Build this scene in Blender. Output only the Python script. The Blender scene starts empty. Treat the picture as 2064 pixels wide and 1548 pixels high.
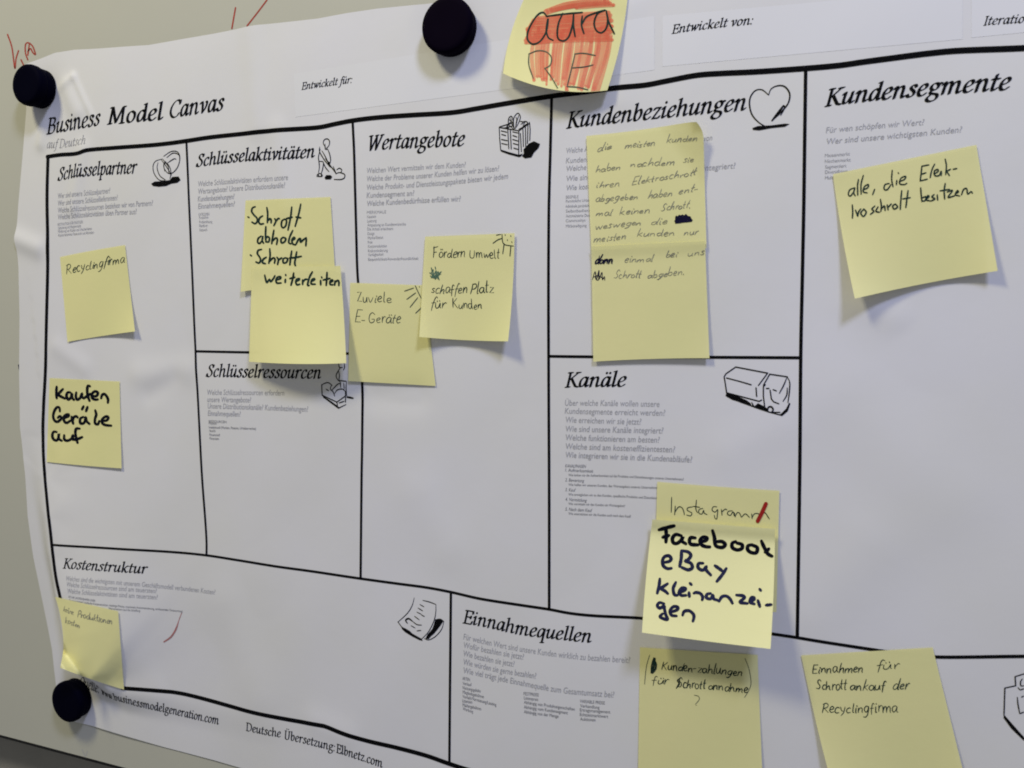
import bpy, math, random
import numpy as np
from mathutils import Matrix, Vector

sc = bpy.context.scene
C = sc.collection
rnd = random.Random(7)

# ------------------------------------------------------------------ camera
# page frame: x right, y down, z into the board (mm); origin = top-left corner of the printed frame
RV = np.array([0.0568354546, 0.367854064, 0.0103407823])
CC = np.array([645.341187, 163.175099, -509.106535])
FPX = 1553.257
def rotm(r):
    th = np.linalg.norm(r); k = r / th
    K = np.array([[0, -k[2], k[1]], [k[2], 0, -k[0]], [-k[1], k[0], 0]])
    return np.eye(3) + np.sin(th) * K + (1 - np.cos(th)) * K @ K
RM = rotm(RV)
def world(P):
    P = np.asarray(P, float)
    return np.stack([P[..., 0], P[..., 2], -P[..., 1]], -1) / 1000.0
def wvec(v): return Vector((v[0], v[2], -v[1]))
cam_d = bpy.data.cameras.new('camera'); cam = bpy.data.objects.new('camera', cam_d); C.objects.link(cam)
sc.camera = cam
ax, ay, az = wvec(RM[0]), -wvec(RM[1]), -wvec(RM[2])
m = Matrix((ax, ay, az)).transposed().to_4x4()
m.translation = Vector(world(CC).tolist())
cam.matrix_world = m
cam_d.sensor_width = 36; cam_d.lens = FPX / 2064 * 36
cam_d.clip_start = 0.01; cam_d.clip_end = 50
cam_d.dof.use_dof = True; cam_d.dof.focus_distance = 0.57; cam_d.dof.aperture_fstop = 13.0

# ------------------------------------------------------------------ world + lamps
w = bpy.data.worlds.new('World'); sc.world = w; w.use_nodes = True
w.node_tree.nodes['Background'].inputs[0].default_value = (0.93, 0.95, 1.0, 1)
w.node_tree.nodes['Background'].inputs[1].default_value = AMB = 0.205
def area(name, loc, target, size, size_y, power, col):
    d = bpy.data.lights.new(name, 'AREA'); d.shape = 'RECTANGLE'; d.size = size; d.size_y = size_y
    d.energy = power; d.color = col
    o = bpy.data.objects.new(name, d); C.objects.link(o); o.location = loc
    o.rotation_euler = (Vector(target) - Vector(loc)).to_track_quat('-Z', 'Y').to_euler()
    return o
area('ceiling_lamp_warm', (-0.35, -1.0, 1.45), (0.45, 0, -0.2), 0.34, 0.34, 24.5, (1.0, 0.92, 0.57))
area('ceiling_lamp_cool', (1.40, -1.05, 1.50), (0.45, 0, -0.2), 0.34, 0.34, 28.5, (0.62, 0.67, 1.0))
sc.view_settings.view_transform = 'Standard'; sc.view_settings.look = 'None'
sc.view_settings.exposure = 0.08; sc.view_settings.gamma = 1.0
sc.cycles.pixel_filter_type = 'GAUSSIAN'; sc.cycles.filter_width = 2.1

# ------------------------------------------------------------------ materials
def mat(name, col, rough=0.6, noise=0.0, nscale=40.0, bump=0.0, bscale=300.0, alpha=1.0, spec=0.5, coat=0.0, mottle=None):
    m = bpy.data.materials.new(name); m.use_nodes = True
    nt = m.node_tree; b = nt.nodes['Principled BSDF']
    b.inputs['Base Color'].default_value = (*col, 1); b.inputs['Roughness'].default_value = rough
    b.inputs['Specular IOR Level'].default_value = spec
    b.inputs['Alpha'].default_value = alpha
    if coat: b.inputs['Coat Weight'].default_value = coat; b.inputs['Coat Roughness'].default_value = 0.15
    tc = nt.nodes.new('ShaderNodeTexCoord')
    if noise:
        n = nt.nodes.new('ShaderNodeTexNoise'); n.inputs['Scale'].default_value = nscale; n.inputs['Detail'].default_value = 5
        nt.links.new(tc.outputs['Object'], n.inputs['Vector'])
        r = nt.nodes.new('ShaderNodeValToRGB')
        c2 = mottle or tuple(c * (1 - noise) for c in col)
        r.color_ramp.elements[0].position = 0.3; r.color_ramp.elements[1].position = 0.7
        r.color_ramp.elements[0].color = (*c2, 1); r.color_ramp.elements[1].color = (*col, 1)
        nt.links.new(n.outputs['Fac'], r.inputs[0]); nt.links.new(r.outputs[0], b.inputs['Base Color'])
    if bump:
        n2 = nt.nodes.new('ShaderNodeTexNoise'); n2.inputs['Scale'].default_value = bscale; n2.inputs['Detail'].default_value = 4
        nt.links.new(tc.outputs['Object'], n2.inputs['Vector'])
        bp = nt.nodes.new('ShaderNodeBump'); bp.inputs['Strength'].default_value = bump; bp.inputs['Distance'].default_value = 0.002
        nt.links.new(n2.outputs['Fac'], bp.inputs['Height']); nt.links.new(bp.outputs[0], b.inputs['Normal'])
    return m
def see_through(m, k):          # thin paper: a little of what lies under it shows
    nt = m.node_tree; out = nt.nodes['Material Output']; b = nt.nodes['Principled BSDF']
    tr = nt.nodes.new('ShaderNodeBsdfTransparent'); tr.inputs[0].default_value = (1, .97, .75, 1)
    mx = nt.nodes.new('ShaderNodeMixShader'); mx.inputs[0].default_value = k
    nt.links.new(b.outputs[0], mx.inputs[1]); nt.links.new(tr.outputs[0], mx.inputs[2])
    nt.links.new(mx.outputs[0], out.inputs['Surface'])
M = {}
M['paper'] = mat('poster_paper', (0.71, 0.705, 0.75), 0.65, 0.05, 7.0, 0.12, 24, mottle=(0.69, 0.685, 0.68), spec=0.25)
M['paper_box'] = mat('poster_paper_white_field', (0.735, 0.735, 0.765), 0.62, 0.04, 9.0, spec=0.3)
M['board'] = mat('whiteboard_enamel', (0.495, 0.49, 0.415), 0.38, 0.06, 7.0, 0.03, 60, mottle=(0.48, 0.475, 0.41), spec=0.35)
M['wall'] = mat('painted_wall', (0.28, 0.265, 0.225), 0.8, 0.1, 20, 0.2, 200)
M['edge'] = mat('board_edge_shadow', (0.035, 0.033, 0.03), 0.5, 0.1, 30, spec=0.1)  # near-black: the shadow line under the board, put in as colour
M['note'] = mat('sticky_note_paper', (0.80, 0.76, 0.38), 0.7, 0.05, 14, 0.08, 60, mottle=(0.76, 0.74, 0.36), spec=0.25)
see_through(M['note'], 0.06)
M['note_pale'] = mat('sticky_note_paper_pale', (0.88, 0.85, 0.46), 0.7, 0.05, 14, 0.08, 60, mottle=(0.86, 0.84, 0.45), spec=0.25)
see_through(M['note_pale'], 0.03)
M['print'] = mat('black_print', (0.003, 0.003, 0.004), 0.6, 0.1, 80, spec=0.04)
M['print_grey'] = mat('grey_print', (0.42, 0.42, 0.45), 0.6, 0.08, 90, spec=0.2)
M['print_mid'] = mat('dark_grey_print', (0.24, 0.24, 0.26), 0.6, 0.08, 90, spec=0.2)
M['navy'] = mat('navy_marker_ink', (0.012, 0.014, 0.045), 0.5, 0.4, 60, mottle=(0.02, 0.024, 0.075), spec=0.08)
M['navy_dark'] = mat('dark_navy_marker_ink', (0.002, 0.003, 0.010), 0.5, 0.2, 60, spec=0.06)
M['fine'] = mat('black_fineliner_ink', (0.035, 0.05, 0.04), 0.6, 0.3, 120, mottle=(0.09, 0.11, 0.07), spec=0.2)
M['fine_dark'] = mat('dark_green_fineliner_ink', (0.006, 0.015, 0.012), 0.6, 0.3, 120, mottle=(0.014, 0.04, 0.036), spec=0.08)
M['ball'] = mat('blue_ballpoint_ink', (0.16, 0.16, 0.15), 0.6, 0.3, 260, mottle=(0.36, 0.35, 0.22), spec=0.2)
M['ball_blue'] = mat('blue_pen_scribble', (0.008, 0.007, 0.035), 0.6, 0.3, 150, spec=0.06)
M['green_ink'] = mat('green_ink_scribble', (0.10, 0.19, 0.13), 0.6, 0.3, 150, spec=0.2)
M['red'] = mat('red_marker_ink', (0.36, 0.015, 0.012), 0.5, 0.2, 60, spec=0.2)
M['red_board'] = mat('red_board_marker_ink', (0.42, 0.06, 0.04), 0.5, 0.3, 200, spec=0.2)
M['red_faint'] = mat('faint_red_pencil', (0.50, 0.22, 0.22), 0.6, 0.3, 150, spec=0.2)
M['orange'] = mat('orange_red_felt_ink', (0.80, 0.13, 0.07), 0.6, 0.25, 70, alpha=0.55, mottle=(0.85, 0.24, 0.13), spec=0.15)
M['pink'] = mat('salmon_felt_ink', (0.86, 0.20, 0.12), 0.6, 0.25, 70, alpha=0.48, mottle=(0.88, 0.30, 0.19), spec=0.15)
M['magnet'] = mat('dark_magnet_plastic', (0.0008, 0.0008, 0.006), 0.7, 0.2, 40, spec=0.02)
M['magnet_p'] = mat('dark_purple_magnet_plastic', (0.0025, 0.0008, 0.006), 0.7, 0.2, 40, spec=0.02)

# ------------------------------------------------------------------ geometry helpers
def ray(px):
    px = np.asarray(px, float).reshape(-1, 2)
    d = np.stack([(px[:, 0] - 1032) / FPX, (px[:, 1] - 774) / FPX, np.ones(len(px))], 1)
    return d @ RM
def hit(px, h):                 # pixel -> page point at height h (mm) in front of the board
    d = ray(px); t = (-np.asarray(h) - CC[2]) / d[:, 2]
    return CC + d * t[:, None]
def first_hit(px, hf, hmax=34.0, n=48):
    """first meeting of the sight line with the surface height hf(x, y), marching from hmax down to the board"""
    px = np.asarray(px, float).reshape(-1, 2); d = ray(px)
    if px[:, 0].min() > 700 or px[:, 1].max() < 850:          # gentle relief: plain iteration converges
        h = np.zeros(len(px))
        for _ in range(11):
            P = hit(px, h); h = 0.4 * h + 0.6 * hf(P[:, 0], P[:, 1])
        return hit(px, h)
    def at(h):
        t = (-h - CC[2]) / d[:, 2]; return CC + d * t[:, None]
    hi = np.full(len(px), hmax); lo = np.zeros(len(px)); done = np.zeros(len(px), bool); prev = hi.copy()
    for h in np.linspace(hmax, 0, n):
        P = at(np.full(len(px), h)); below = (hf(P[:, 0], P[:, 1]) >= h) & ~done
        lo = np.where(below, h, lo); hi = np.where(below, prev, hi); done |= below; prev = np.where(done, prev, h)
        if done.all(): break
    for _ in range(12):
        m_ = (lo + hi) / 2; P = at(m_); u = hf(P[:, 0], P[:, 1]) >= m_
        lo = np.where(u, m_, lo); hi = np.where(u, hi, m_)
    return at((lo + hi) / 2)
def hit_surf(px, hf): return first_hit(px, hf)
def smooth(pts, step):
    """Catmull-Rom through pts, sampled about every `step`"""
    P = np.asarray(pts, float)
    if len(P) == 2:
        n = max(1, int(np.linalg.norm(P[1] - P[0]) / step)); t = np.linspace(0, 1, n + 1)[:, None]
        return P[0] * (1 - t) + P[1] * t
    Q = np.vstack([2 * P[0] - P[1], P, 2 * P[-1] - P[-2]]); out = []
    for i in range(1, len(Q) - 2):
        a, b, c, d = Q[i - 1], Q[i], Q[i + 1], Q[i + 2]
        n = max(2, int(np.linalg.norm(c - b) / step))
        for k in range(n):
            t = k / n
            out.append(0.5 * ((2 * b) + (-a + c) * t + (2 * a - 5 * b + 4 * c - d) * t * t + (-a + 3 * b - 3 * c + d) * t ** 3))
    out.append(P[-1]); out = np.array(out)
    keep = [0]
    for i in range(1, len(out)):
        if np.linalg.norm(out[i] - out[keep[-1]]) > 1e-3: keep.append(i)
    return out[keep]
class Ink:
    """collects flat strokes (2D) that are later laid on a surface"""
    def __init__(s): s.v = []; s.f = []; s.z = []; s.k = 0
    def add(s, V, F):
        b = len(s.v); s.v += [tuple(p) for p in V]; s.f += [tuple(i + b for i in f) for f in F]
        s.z += [(s.k % 7) * 0.012] * len(V); s.k += 1
    def stroke(s, pts, A, step=2.0, taper=None, sm=True):
        """A: 2x2 nib matrix (ellipse) or scalar radius"""
        if np.isscalar(A): A = np.eye(2) * A
        P = smooth(pts, step) if sm else np.asarray(pts, float)
        if len(P) < 2: P = np.vstack([P, P[0] + [0.01, 0]])
        T = np.gradient(P, axis=0); T /= np.linalg.norm(T, axis=1)[:, None] + 1e-9
        N = np.stack([-T[:, 1], T[:, 0]], 1)
        W = N @ A; W /= np.linalg.norm(W, axis=1)[:, None] + 1e-9
        O = W @ A.T
        n = len(P)
        r = np.ones(n)
        if taper:
            t = np.linspace(0, 1, n); r = np.interp(t, np.linspace(0, 1, len(taper)), taper)
        O = O * r[:, None]
        V = np.vstack([P + O, P - O]); F = [(i, i + 1, n + i + 1, n + i) for i in range(n - 1)]
        s.add(V, F)
        for e, rr in ((P[0], r[0]), (P[-1], r[-1])):
            th = np.arange(10) * 2 * np.pi / 10
            E = e + (np.stack([np.cos(th), np.sin(th)], 1) @ A.T) * rr
            s.add(E, [tuple(range(10))])
    def poly(s, pts): s.add(pts, [tuple(range(len(pts)))])
def link(name, me, parent=None, mt=None):
    o = bpy.data.objects.new(name, me); C.objects.link(o)
    if mt: me.materials.append(M[mt] if isinstance(mt, str) else mt)
    if parent: o.parent = parent
    return o
def mesh(name, V, F, sm=True):
    me = bpy.data.meshes.new(name); me.from_pydata([tuple(map(float, v)) for v in V], [], [tuple(map(int, f)) for f in F])
    if sm:
        me.polygons.foreach_set('use_smooth', [True] * len(me.polygons))
    me.update(); return me
def tag(o, label=None, cat=None, group=None, kind=None):
    if label: o['label'] = label
    if cat: o['category'] = cat
    if group: o['group'] = group
    if kind: o['kind'] = kind
    return o
def empty(name, Pmm, label, cat, group=None):
    o = bpy.data.objects.new(name, None); C.objects.link(o); o.empty_display_size = 0.02
    o.location = Vector(world(Pmm).tolist()); bpy.context.view_layer.update()
    return tag(o, label, cat, group)
def child(name, Wv, F, parent, mt, sm=True):
    off = np.array(parent.location); 
    return link(name, mesh(name, np.asarray(Wv) - off, F, sm), parent, mt)

# ------------------------------------------------------------------ the poster's relief (mm in front of the board)
def seg_d(x, y, a, b):
    ax_, ay_ = a; bx, by = b; dx, dy = bx - ax_, by - ay_; L2 = dx * dx + dy * dy
    t = np.clip(((x - ax_) * dx + (y - ay_) * dy) / L2, 0, 1)
    ex, ey = x - (ax_ + t * dx), y - (ay_ + t * dy)
    side = np.sign((x - ax_) * dy - (y - ay_) * dx)
    return np.hypot(ex, ey), side, t
CREST = [((92, 880), 0), ((94, 960), 3), ((100, 1040), 7), ((108, 1120), 10), ((120, 1206), 14), ((134, 1290), 18), ((152, 1340), 20), ((188, 1364), 18), ((216, 1378), 11), ((250, 1389), 6), ((350, 1403), 2), ((470, 1430), 1), ((640, 1468), 0)]
CR = [(hit([p], h)[0][:2], h) for p, h in CREST]
PIN = []                         # magnet feet (mm)
def bulge(x, y):
    x = np.asarray(x, float); y = np.asarray(y, float)
    side = np.zeros_like(x); bd = np.full_like(x, 1e9); sw = np.zeros_like(x); sh = np.zeros_like(x); sd = np.zeros_like(x)
    for (a, ha), (b, hb) in zip(CR[:-1], CR[1:]):
        d, s, t = seg_d(x, y, a, b); H = ha + (hb - ha) * t
        side = np.where(d < bd, s, side); bd = np.minimum(bd, d)
        w_ = 1 / (d + 1.0) ** 5; sw += w_; sh += w_ * H; sd += 1 / (d + 0.5) ** 8
    H = sh / sw; outer = side < 0
    din = np.clip(sd ** (-1 / 8) - 0.5, 0, None)                  # rounded distance on the inner side
    qo = np.clip(bd / 27.0, 0, 1); qi = np.clip(din / 165.0, 0, 1)
    return H * np.where(outer, 0.5 + 0.5 * np.cos(np.pi * qo), 0.5 + 0.5 * np.cos(np.pi * qi))
def pxmm(p, h=0): return tuple(hit([p], h)[0][:2])
CREASES = [ # (from px, to px, half width mm, height mm)
    ((150, 153), (190, 238), 2.0, 0.9), ((118, 182), (150, 155), 3, 0.9), ((132, 175), (158, 225), 9, 1.5), ((95, 225), (85, 290), 6, 1.4), ((35, 482), (78, 500), 9, 2.0), ((60, 900), (98, 930), 8, -2.0),
    ((118, 700), (172, 740), 9, 0.8), ((285, 756), (376, 746), 12, 1.1), ((305, 795), (352, 762), 9, -0.7), ((760, 800), (840, 800), 12, -1.0),
    ((640, 1455), (700, 1480), 12, 0.9), ((1740, 612), (1800, 640), 10, 0.6), ((1470, 908), (1570, 862), 14, 0.45),
    ((170, 303), (150, 420), 8, 1.2), ((505, 60), (520, 255), 10, 0.9), ((560, 262), (575, 420), 9, 0.7), ((1262, 20), (1250, 200), 12, 0.9),
    ((850, 1000), (900, 1100), 20, 0.8), ((1700, 800), (1900, 1000), 28, 1.0), ((1750, 1100), (1640, 1240), 22, 0.8),
    ((1240, 850), (1300, 1000), 18, 0.6), ((460, 1220), (520, 1400), 22, 1.0)]
CRS = [(pxmm(a), pxmm(b), w_, h_) for a, b, w_, h_ in CREASES]
def relief(x, y):
    x = np.asarray(x, float); y = np.asarray(y, float)
    h = 0.9 + 0.45 * np.sin(x / 41 + 0.7 * np.sin(y / 63)) + 0.35 * np.sin(y / 47 + x / 130 + 1.3) + 0.15 * np.sin(x / 17 + y / 23)
    for a, b, w_, a_ in CRS:
        d, s, t = seg_d(x, y, a, b)
        h = h + 1.15 * a_ * np.exp(-(d / w_) ** 2)
    return np.maximum(h, 0.35)
def pinned(x, y):
    k = np.ones_like(x)
    for (px_, py_, r) in PIN:
        d = np.hypot(x - px_, y - py_); k = k * np.clip((d - r) / 24.0, 0, 1) ** 0.8
    return k
def PH(x, y):
    x = np.asarray(x, float); y = np.asarray(y, float)
    return 0.35 + (relief(x, y) - 0.35 + bulge(x, y)) * pinned(x, y)
def on_poster_px(px, eps=0.15): return hit_surf(px, lambda x, y: PH(x, y) + eps)
def lay_mm(ink, eps=0.16):
    V = np.array(ink.v); z = np.array(ink.z)
    return world(np.stack([V[:, 0], V[:, 1], -(PH(V[:, 0], V[:, 1]) + eps + z)], 1))
# ------------------------------------------------------------------ wall and whiteboard
def box_mm(x0, x1, y0, y1, z0, z1, bev=0):
    V = [(x, y, z) for x in (x0, x1) for y in (y0, y1) for z in (z0, z1)]
    F = [(0, 1, 3, 2), (4, 6, 7, 5), (0, 4, 5, 1), (2, 3, 7, 6), (0, 2, 6, 4), (1, 5, 7, 3)]
    return world(V), F
YB = float(np.mean([pxmm((0, 1478))[1], pxmm((230, 1545))[1]]))
wv, wf = box_mm(-1600, 2600, -1200, 1400, 26, 60)
tag(link('wall', mesh('wall', wv, wf, False), None, 'wall'), 'grey painted wall seen below the lower edge of the whiteboard', None, None, 'structure')
wb = empty('whiteboard', (500, YB, 20), 'greenish white whiteboard behind the poster with red marker traces at its top left', 'whiteboard')
v, f = box_mm(-900, 2100, -800, YB, 0, 14); child('writing_surface', v, f, wb, 'board', False)
v, f = box_mm(-900, 2100, YB + 0.0, YB + 5, 3, 22); child('bottom_edge_shadow', v, f, wb, 'edge', False)  # dark strip standing in for the shadow below the board's edge
def board_ink(strokes, r, mt, name):
    for st in strokes:
        k = Ink(); k.stroke(st, r, 2)
        P = hit(np.array(k.v), 0.1); P[:, 2] -= np.array(k.z)
        child(name, world(P), k.f, wb, mt)
Z = 3.969
board_ink([[(60/Z,275/Z),(95/Z,380/Z),(118/Z,545/Z),(128/Z,470/Z),(148/Z,405/Z)], [(168/Z,478/Z),(192/Z,530/Z)],
           [(222/Z,478/Z),(203/Z,420/Z),(205/Z,352/Z),(232/Z,345/Z),(228/Z,400/Z),(222/Z,440/Z)], [(235/Z,345/Z),(262/Z,372/Z),(284/Z,436/Z),(262/Z,420/Z),(244/Z,388/Z),(222/Z,412/Z)]], 1.4, 'red_board', 'red_marker_stroke')
board_ink([[(1884/Z,62/Z),(1870/Z,140/Z),(1855/Z,228/Z)], [(538,0),(520,24),(498,52)]], 1.5, 'red_board', 'red_marker_stroke')
board_ink([[(38,736),(41,752)]], 1.8, 'ball_blue', 'blue_marker_spot')
board_ink([[(165,1510),(172,1524),(176,1514)]], 0.6, 'print_grey', 'faint_pen_trace')

# ------------------------------------------------------------------ magnets' feet, then the poster sheet
MAG = [((88, 181), 17.5, 17, 'magnet', 'dark navy round magnet pinning the top left corner of the poster'),
       ((914, 62), 19.2, 12, 'magnet_p', 'dark purple round magnet on the top edge left of the orange scribbled note'),
       ((158, 1404), 18.5, 13, 'magnet', 'dark navy round magnet at the lower left corner half behind the bulging poster')]
for p, r, hgt, mt, lb in MAG:
    q = pxmm(p); PIN.append((q[0], q[1], r * 0.7))
tops = [(52, 128), (80, 118), (110, 106), (150, 100), (200, 98), (300, 91), (360, 80), (430, 68), (520, 50), (640, 38), (700, 27), (760, 18), (860, 8), (930, -2), (1100, -25), (1500, -75), (2200, -160)]
lefts = [(50, 128), (52, 220), (46, 300), (36, 420), (33, 482), (37, 540), (38, 640), (37, 750), (39, 860), (50, 960), (55, 1040), (66, 1120), (86, 1220), (104, 1310), (112, 1380), (126, 1450)]
bots = [(126, 1450), (190, 1464), (250, 1482), (330, 1506), (430, 1532), (560, 1570), (900, 1660), (2200, 1900)]
def fn(pts, a, b):
    Q = hit(pts, 1.0); o = np.argsort(Q[:, a]); return Q[o, a], Q[o, b]
tx, ty = fn(tops, 0, 1); ly, lx = fn(lefts, 1, 0); bx_, by_ = fn(bots, 0, 1)
XR = 818.0
NS, NT = 330, 230
S, T = np.meshgrid(np.linspace(0, 1, NS), np.linspace(0, 1, NT))
X = S * XR; Y = np.zeros_like(X)
for _ in range(4):
    top = np.interp(X, tx, ty); bot = np.minimum(np.interp(X, bx_, by_), 545)
    Y = top + (bot - top) * T
    L = np.interp(Y, ly, lx); X = L + (XR - L) * S
Hh = PH(X.ravel(), Y.ravel())
dist_edge = (X - L).ravel()
PV = world(np.stack([X.ravel(), Y.ravel(), -Hh], 1))
PF = [(j * NS + i, j * NS + i + 1, (j + 1) * NS + i + 1, (j + 1) * NS + i) for j in range(NT - 1) for i in range(NS - 1)]
poster = empty('poster', (400, 240, 0), 'large white printed business planning poster in German with black grid, held by magnets', 'poster')
child('sheet', PV, PF, poster, 'paper')

def print_part(name, ink, mt, label=None, eps=0.16):
    o = child(name, lay_mm(ink, eps), ink.f, poster, mt, False)
    if label: o['label'] = label
    return o
# white entry fields in the header
def quad_field(name, c, n=50, m_=14):
    V = []; 
    for j in range(m_ + 1):
        for i in range(n + 1):
            u, v_ = i / n, j / m_
            V.append(((c[0][0]*(1-u)+c[1][0]*u)*(1-v_)+(c[3][0]*(1-u)+c[2][0]*u)*v_, (c[0][1]*(1-u)+c[1][1]*u)*(1-v_)+(c[3][1]*(1-u)+c[2][1]*u)*v_))
    P = on_poster_px(V, 0.08)
    F = [(j*(n+1)+i, j*(n+1)+i+1, (j+1)*(n+1)+i+1, (j+1)*(n+1)+i) for j in range(m_) for i in range(n)]
    child(name, world(P), F, poster, 'paper_box')
quad_field('entry_field', [(592, 149), (1319, 32), (1319, 141), (595, 236)])
quad_field('entry_field', [(1335, 32), (1940, -22), (1940, 79), (1335, 134)])
quad_field('entry_field', [(1958, -20), (2200, -50), (2200, 52), (1958, 76)])

# grid lines, each a printed line of its own
def gridline(pts, wmm, name='grid_line'):
    P = on_poster_px(pts, 0)[:, :2]
    k = Ink(); k.stroke(P, wmm / 2, 2.0, sm=True)
    print_part(name, k, 'print', eps=0.2)
gridline([(95,316),(122,312),(156,309),(180,302),(230,298),(300,293),(340,289),(376,284),(430,276),(520,266),(580,261),(640,257),(675,250),(711,243),(760,237),(830,232),(910,227),(960,219),(1000,212),(1060,202),(1112,194),(1160,188),(1227,179),(1297,172),(1340,164),(1403,152),(1455,148),(1520,145),(1623,138),(1691,132),(1740,125),(1800,117),(1870,108),(1937,102),(2064,97),(2160,90)], 3.4, 'frame_line')
gridline([(97,316),(95,400),(96,500),(94,640),(92,740),(88,820),(87,880),(89,940),(94,1000),(101,1065),(107,1120),(113,1165),(122,1206)], 4.0, 'frame_line')
gridline([(247,1387),(290,1390),(350,1395),(390,1403),(460,1422),(510,1436),(580,1450),(640,1461),(658,1465),(690,1478),(740,1493),(800,1507),(860,1523),(905,1539),(960,1556),(1100,1592)], 3.5, 'frame_line')
gridline([(376,287),(380,380),(384,470),(388,560),(394,700),(402,860),(408,970),(416,1080),(416.5,1119)], 2.1)
gridline([(711,246),(714,311),(717,423),(720,535),(724,600),(728,700),(731,800),(730,900),(729,960),(728,1060),(727,1165)], 2.1)
gridline([(1112,197),(1110,280),(1107,390),(1106,470),(1106,765),(1107,1000),(1107,1228)], 2.0)
gridline([(1624,140),(1622,280),(1620,423),(1617,570),(1614,718),(1612,950),(1608,1220),(1607,1283)], 2.0)
gridline([(394,708),(500,710),(620,711),(729,713)], 1.9)
gridline([(1107,718),(1195,719),(1430,720),(1614,721)], 1.9)
gridline([(104,1098),(150,1101),(220,1105),(340,1112),(415,1119),(480,1129),(560,1142),(640,1153),(727,1166),(800,1176),(860,1184),(908,1193),(960,1205),(1000,1212),(1060,1221),(1107,1228),(1150,1236),(1200,1241),(1296,1246),(1420,1258),(1560,1278),(1607,1285),(1680,1297),(1778,1312),(1840,1320),(1889,1324),(1960,1324),(2026,1323),(2160,1322)], 2.0)
gridline([(909,1194),(908,1300),(907,1400),(906,1539)], 2.0)

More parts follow.
